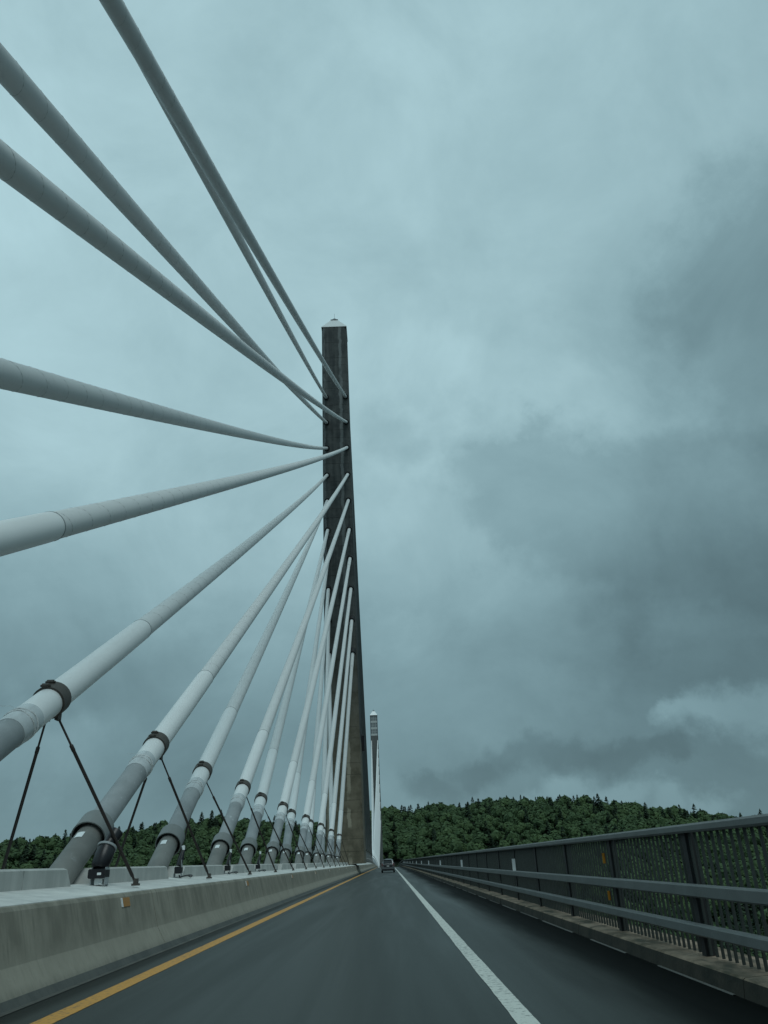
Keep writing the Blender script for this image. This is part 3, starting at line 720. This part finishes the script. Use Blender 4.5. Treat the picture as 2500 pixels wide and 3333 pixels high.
# ------------------------------------------------------------------ car ahead
M_silver = simple('silver_car_paint', (.20, .205, .21), .28, .7, .05, 2)
M_carglass = simple('car_glass', (.012, .016, .018), .08)
M_red = simple('tail_lamp_red', (.10, .012, .012), .2)
M_darkpl = simple('dark_bumper', (.012, .012, .014), .5)
M_tyre = simple('tyre', (.012, .012, .012), .85)
M_rim = simple('alloy_rim', (.35, .36, .36), .4, .7)
cy = 106.0; cx = -.22; cz = zr(cy)
car = thing('hatchback_car', 'small silver hatchback driving ahead in the lane, seen from behind', 'car', (cx, cy, cz))
def car_ring(y, hw, zlo, zbelt, zroof, hr):
    k = [(-hw*.93, zlo), (-hw, zlo+.18), (-hw*1.0, (zlo+zbelt)/2), (-hw*.955, zbelt), (-hr-.03, zroof-.10), (-hr*.80, zroof-.02), (-hr*.4, zroof), (hr*.4, zroof), (hr*.80, zroof-.02), (hr+.03, zroof-.10), (hw*.955, zbelt), (hw, (zlo+zbelt)/2), (hw, zlo+.18), (hw*.93, zlo)]
    return [(cx+x, cy+y, cz+z) for x, z in k]
rings = [car_ring(.0, .74, .42, .93, .96, .62), car_ring(.06, .80, .25, .97, 1.00, .60), car_ring(.22, .835, .20, .99, 1.44, .56), car_ring(.50, .845, .20, .97, 1.53, .58), car_ring(1.3, .85, .20, .95, 1.56, .60),
         car_ring(2.1, .85, .20, .94, 1.52, .59), car_ring(2.7, .845, .20, .93, 1.22, .64), car_ring(3.1, .83, .20, .90, .98, .66), car_ring(3.6, .78, .22, .72, .80, .60), car_ring(3.78, .62, .30, .56, .60, .45)]
mb = MB(); vs = [v for r_ in rings for v in r_]; k = 14
mb.add(vs, [(i*k+j, i*k+(j+1) % k, (i+1)*k+(j+1) % k, (i+1)*k+j) for i in range(len(rings)-1) for j in range(k)]+[tuple(range(k-1, -1, -1)), tuple((len(rings)-1)*k+j for j in range(k))])
body = obj('body', mb, M_silver, car, True)
def cp(*a): return [(cx+x, cy+y, cz+z) for x, y, z in a]
def plate(name, poly, m, parent, d=(0, -.012, .004)):
    n = len(poly); p = cp(*poly); q = [(a+d[0], b+d[1], c+d[2]) for a, b, c in p]
    return obj(name, MB().add(p+q, [tuple(range(n)), tuple(range(2*n-1, n-1, -1))]+[(j, j+n, (j+1) % n+n, (j+1) % n) for j in range(n)]), m, parent)
plate('rear_window', [(-.56, .085, 1.03), (.56, .085, 1.03), (.53, .175, 1.30), (.46, .225, 1.42), (-.46, .225, 1.42), (-.53, .175, 1.30)], M_carglass, car, (0, -.03, .004))
plate('tailgate_recess', [(-.52, .03, .60), (.52, .03, .60), (.56, .04, .84), (-.56, .04, .84)], M_darkpl, car, (0, -.05, 0))
plate('number_plate', [(-.16, -.03, .67), (.16, -.03, .67), (.16, -.03, .79), (-.16, -.03, .79)], M_frame, car, (0, -.01, 0))
for s_ in (-1, 1):
    plate('tail_lamp', [(s_*.56, .0, .78), (s_*.80, .06, .74), (s_*.80, .10, .98), (s_*.70, .10, 1.10), (s_*.62, .06, .98)], M_red, car, (0, -.04, 0))
    for yy in (.62, 3.05):
        wx = s_*.75; wh = obj('wheel', MB().tube(cp((wx-.095, yy, .30), (wx-.08, yy, .30), (wx+.08, yy, .30), (wx+.095, yy, .30)), [.27, .30, .30, .27], 20), M_tyre, car, True)
        obj('rim', MB().tube(cp((wx+s_*.096, yy, .30), (wx+s_*.104, yy, .30)), .19, 16), M_rim, wh, True)
    obj('wing_mirror', MB().box(cx+s_*.86, cx+s_*1.00, cy+2.25, cy+2.36, cz+.95, cz+1.10, .02), M_darkpl, car)
    plate('side_window', [(s_*.835, .45, 1.00), (s_*.835, 2.45, .99), (s_*.665, 2.1, 1.36), (s_*.655, .55, 1.36)], M_carglass, car, (s_*.02, 0, .0))
obj('bumper', MB().box(cx-.78, cx+.78, cy-.07, cy+.10, cz+.40, cz+.60, .04), M_silver, car)
obj('bumper_underside', MB().box(cx-.74, cx+.74, cy-.05, cy+.12, cz+.22, cz+.395), M_darkpl, car)
obj('wiper', MB().tube(cp((-.02, .06, 1.05), (.10, .08, 1.08), (.28, .09, 1.10)), .012, 6), M_darkpl, car)
obj('roof_spoiler', MB().box(cx-.50, cx+.50, cy+.10, cy+.30, cz+1.435, cz+1.475), M_silver, car)

# ------------------------------------------------------------------ land, river
AZ = np.array([-3.2, -.9, -.6, -.467, -.3, -.217, -.11, -.004, .10, .166, .22, .26, .333, .42, .55, .75, 3.2])
EL = np.array([.03, .030, .035, .0425, .0512, .0605, .0490, .0590, .0640, .0675, .0640, .0600, .0490, .0352, .024, .02, .03])
def ridge(az): return np.interp(az, AZ, EL)
def ss(a, b, x): t = np.clip((x-a)/(b-a), 0, 1); return t*t*(3-2*t)
RD = 620.0
def shore(az): return 385-250*ss(.16, .50, az)+0*az
def ground_h(x, y):
    az = np.arctan2(x, y); d = np.hypot(x, y); ca = np.maximum(np.cos(az), .2)
    ta = np.clip(np.tan(np.clip(az, -1.3, 1.3)), -3, 3)
    zr_ = 1.25+ridge(ta)*RD*ca-11.0; zr_ = np.where(y < 0, 12., zr_)
    S = np.where(y < 0, 150, shore(az))
    t = np.clip((d-S)/(RD-S), 0, 1); low = ss(.16, .5, az)
    e = t**(1.0+.55*low); e = e*(1-.25*(1-t)*0)
    e = .35*e+.65*ss(0, 1, e)
    h = -42+(zr_+42)*e
    h = np.where(d > RD+25, zr_-(d-RD-25)*.12, h)
    h = h+1.6*np.sin(x*.043+1)*np.cos(y*.05)*np.clip(t*3, 0, 1)*np.clip((RD+20-d)/60, 0, 1)
    # bridge end: keep the land under the deck
    dk = np.exp(-((x+6)/16)**2); lim = -9.-.047*np.maximum(y-463, 0); m = (y < 518) & (y > 0)
    h = np.where(m, h*(1-dk)+np.minimum(h, lim)*dk, h)
    return np.maximum(h, -48)
na, nd = 360, 70
azs = np.linspace(-math.pi, math.pi, na+1)[:-1]; ds = np.concatenate([[100], np.linspace(130, 700, 58), np.linspace(740, 1400, 11)])
A_, D_ = np.meshgrid(azs, ds, indexing='ij'); GX = D_*np.sin(A_); GY = D_*np.cos(A_); GZ = ground_h(GX, GY); GZ[:, 0] = -48
vs = np.stack([GX, GY, GZ], -1).reshape(-1, 3).tolist()
fs = []
nd = len(ds)
for i in range(na):
    i2 = (i+1) % na
    for j in range(nd-1): fs.append((i*nd+j, i*nd+j+1, i2*nd+j+1, i2*nd+j))
obj('ground', (vs, fs), M_ground, smooth_=True, kind='structure')
nw = 64
obj('water', ([(0, 0, -41)]+[(4500*math.cos(2*math.pi*i/nw), 4500*math.sin(2*math.pi*i/nw), -41) for i in range(nw)], [(0, i+1, (i+1) % nw+1) for i in range(nw)]), M_water, kind='structure')
# bare rock bank on the far shore, left of the tower foot
rv = []; rf = []; nx_, nz_ = 60, 14
for i in range(nx_+1):
    for j in range(nz_+1):
        ta = -.215+.085*i/nx_; d = 395+j*1.3; x = ta*d
        env = math.sin(math.pi*min(1, max(0, i/nx_)))**.5
        z = -42+(47.5-1.5*math.sin(i*.35))*env*(j/nz_)**.8 + rnd.uniform(-.5, .5)
        rv.append((x+rnd.uniform(-.5, .5), d+rnd.uniform(-.9, .9), z))
for i in range(nx_):
    for j in range(nz_): a = i*(nz_+1)+j; rf.append((a, a+nz_+1, a+nz_+2, a+1))
obj('rock_bank', (rv, rf), M_rock, kind='structure')

# ------------------------------------------------------------------ trees
def crown_broad(seed, nq=95, size=1.9):
    g = np.random.default_rng(seed); L_ = []
    lobes = [(0, 0, 6.5, 3.0)]+[(2.4*math.cos(a), 2.4*math.sin(a), g.uniform(3.6, 6.4), g.uniform(1.7, 2.5)) for a in g.uniform(0, 6.28, 6)]
    lobes = np.array(lobes); w_ = lobes[:, 3]**2; w_ /= w_.sum(); out = []; tin = []
    for l in lobes:                       # leafy mass inside each lobe, a faceted ball
        nl, nk = 7, 4; rr = l[3]*.93
        def bp(i, j):
            th = math.pi*j/nk; ph = 2*math.pi*i/nl; k = 1+.12*math.sin(i*2.3+j*1.7+l[0])
            return l[:3]+rr*k*np.array([math.sin(th)*math.cos(ph), math.sin(th)*math.sin(ph), math.cos(th)])
        for j in range(nk-1):
            for i in range(nl): out.append([bp(i, j+1), bp(i+1, j+1), bp(i+1, j), bp(i, j)]); tin.append(-.04)
    nq += len(out)
    while len(out) < nq:
        l = lobes[g.choice(len(lobes), p=w_)]; d = g.normal(size=3); d /= np.linalg.norm(d)
        if d[2] < -.45: continue
        p = l[:3]+d*l[3]*g.uniform(.86, 1.06)
        if any(np.linalg.norm(p-q[:3]) < q[3]*.82 for q in lobes): continue
        n = d+g.normal(size=3)*.28; n /= np.linalg.norm(n); a = np.cross(n, [0, 0, 1.0])
        if np.linalg.norm(a) < .1: a = np.array([1., 0, 0])
        a /= np.linalg.norm(a); b = np.cross(n, a); r = g.uniform(0, 3.14); a, b = a*math.cos(r)+b*math.sin(r), b*math.cos(r)-a*math.sin(r)
        s = size*g.uniform(.55, 1.0)*.62
        out.append([p-a*s*1.1, p-b*s*.7, p+a*s, p+b*s*.9]); tin.append(g.uniform(-.12, .12))
    return np.array(out), np.array(tin)
def crown_conifer(seed, nq=170):
    g = np.random.default_rng(seed); out = []; tin = []
    for i in range(nq):
        t = g.uniform(0, 1)**.8; z = 2.2+10.8*t; tier = (t*9) % 1; r = (3.2*(1-t)+.85)*(1.05-.35*tier)*g.uniform(.75, 1.1)
        an = g.uniform(0, 6.28); c, s_ = math.cos(an), math.sin(an); p = np.array([c*r*.62, s_*r*.62, z])
        out_d = np.array([c, s_, -.35]); side = np.array([-s_, c, 0]); w_ = (1.0*(1-t)+.55)
        out.append([p-out_d*r*.5, p-side*w_*.6-out_d*.0, p+out_d*r*.45, p+side*w_*.6+np.array([0, 0, .15])]); tin.append(g.uniform(-.1, .1))
    out.append([np.array([-.5, 0, 11.6]), np.array([.5, 0, 11.6]), np.array([.12, 0, 13.6]), np.array([-.12, 0, 13.6])]); tin.append(0)
    out.append([np.array([0, -.5, 11.6]), np.array([0, .5, 11.6]), np.array([0, .12, 13.6]), np.array([0, -.12, 13.6])]); tin.append(0)
    return np.array(out), np.array(tin)
TB = [crown_broad(s) for s in range(7)]; TC = [crown_conifer(s+20) for s in range(4)]
def forest(name, T, inst_, m):
    VV = []; TT = []
    for k, x, y, z, s, sz, r, ti in inst_:
        q, tn = T[k]; c, s_ = math.cos(r), math.sin(r)
        P_ = q.reshape(-1, 3)*np.array([s, s, sz]); Q = np.empty_like(P_)
        Q[:, 0] = P_[:, 0]*c-P_[:, 1]*s_+x; Q[:, 1] = P_[:, 0]*s_+P_[:, 1]*c+y; Q[:, 2] = P_[:, 2]+z
        VV.append(Q); TT.append(np.repeat(tn+ti, 4))
    V = np.concatenate(VV); Tn = np.clip(np.concatenate(TT), 0, 1)
    me = bpy.data.meshes.new(name); n = len(V)
    me.vertices.add(n); me.vertices.foreach_set('co', V.ravel().astype('f4'))
    me.loops.add(n); me.loops.foreach_set('vertex_index', np.arange(n, dtype='i4'))
    me.polygons.add(n//4); me.polygons.foreach_set('loop_start', np.arange(0, n, 4, dtype='i4'))
    me.update(calc_edges=True)
    at = me.attributes.new('tint', 'FLOAT', 'POINT'); at.data.foreach_set('value', Tn.astype('f4'))
    me.materials.append(m); o = bpy.data.objects.new(name, me); C.objects.link(o); return o
ib, ic = [], []
def pnoise(x, y): return .5+.25*math.sin(x*.021+1.3)*math.cos(y*.027)+.25*math.sin(x*.05+y*.033)
y_ = 0
d = 140.0
while d < 640:
    stepd = 4.9 if d > 380 else 6.5
    az = -.74
    while az < .80:
        a = az+rnd.uniform(-.3, .3)*6/d; dd = d+rnd.uniform(-2.5, 2.5); x, y = dd*math.sin(a), dd*math.cos(a)
        az += 5.1/d
        ta = x/y
        if dd < float(shore(np.array(a)))+4: continue
        if -18 < x < 6 and y < 519: continue
        if -.222 < ta < -.128 and y < 425: continue
        h = float(ground_h(np.array(x), np.array(y)))
        if h < -41: continue
        g_ = pnoise(x, y); up = (dd-385)/235
        con = rnd.random() < (.14+.22*max(0, up-.72)*2.2+.2*(g_ > .72)+(.6 if dd < 385 else 0))
        r = rnd.uniform(0, 6.28); ti = .20+.45*g_+rnd.choice((-.3, -.12, 0, .1, .35))*rnd.uniform(.6, 1)
        s = rnd.choice((.55, .68, .8, .95, 1.15))*rnd.uniform(.88, 1.12)
        if con: ic.append((rnd.randrange(4), x, y, h-.5, s*1.0, s*rnd.uniform(.70, .95), r, rnd.uniform(0, .9)))
        else: ib.append((rnd.randrange(7), x, y, h-.8, s, s*rnd.uniform(.85, 1.1), r, ti))
    d += stepd
fo = forest('broadleaf_forest', TB, ib, M_leaf); fo['kind'] = 'stuff'
fo = forest('conifer_forest', TC, ic, M_need); fo['kind'] = 'stuff'

# single trees one can pick out along the skyline
bt = [forest('crown', [TB[i]], [(0, 0, 0, 0, 1, 1, 0, .35)], M_leaf) for i in range(2)]
ct = [forest('crown', [TC[i]], [(0, 0, 0, 0, 1, 1, 0, .25)], M_need) for i in range(2)]
trunk = obj('trunk', MB().tube([(0, 0, -2), (0, 0, 4), (.1, 0, 11)], [.28, .22, .05], 6), M_bark)
used = set()
sky = [(-.44, 0), (-.40, 1), (-.37, 0), (-.335, 1), (-.31, 0), (-.275, 1), (-.24, 0), (-.205, 0), (-.17, 1), (.004, 0), (.012, 1), (.022, 1), (.034, 1), (.05, 1), (.062, 1), (.071, 1), (.088, 1), (.105, 0), (.118, 1), (.127, 1), (.139, 1),
       (.146, 1), (.154, 1), (.163, 1), (.172, 1), (.181, 1), (.19, 1), (.197, 0), (.206, 1), (.22, 0), (.232, 1), (.24, 1), (.262, 0), (.29, 0), (.302, 0), (.33, 0), (.352, 1), (.375, 1), (.386, 1), (.40, 0)]
ord2 = rank20[:19]+['twentieth', 'twenty-first', 'twenty-second', 'twenty-third', 'twenty-fourth', 'twenty-fifth']
cntT = {}
for n_, (ta, con) in enumerate(sky):
    a = math.atan(ta); dd = RD+rnd.uniform(-14, 4); x, y = dd*math.sin(a), dd*math.cos(a); h = float(ground_h(np.array(x), np.array(y)))
    side = 'left' if ta < -.02 else 'right'
    nn_ = cntT.get((side, con), 0); cntT[(side, con)] = nn_+1
    lab = (f'dark pointed spruce on the skyline of the {side} hill, {ord2[nn_]} spruce from its left' if con else f'rounded broadleaf tree on the skyline of the {side} hill, {ord2[nn_]} from its left')
    t = thing('spruce_tree' if con else 'broadleaf_tree', lab, 'tree', (x, y, h), f'single {"spruces" if con else "broadleaf trees"} on the {side} skyline')
    src = (ct if con else bt)[n_ % 2]
    for o_, in ((src,), (trunk,)):
        key = o_.name_full
        c_ = o_ if key not in used else o_.copy()
        if key in used: C.objects.link(c_)
        used.add(key); c_.parent = t
    s = rnd.uniform(.6, .95) if con else rnd.uniform(.95, 1.2); t.scale = (s*.8 if con else s, s*.8 if con else s, s*(1.0 if con else 1.0)); t.rotation_euler = (0, 0, rnd.uniform(0, 6))
print('trees', len(ib), len(ic), 'tris', (len(ib)*150+len(ic)*132)*2)
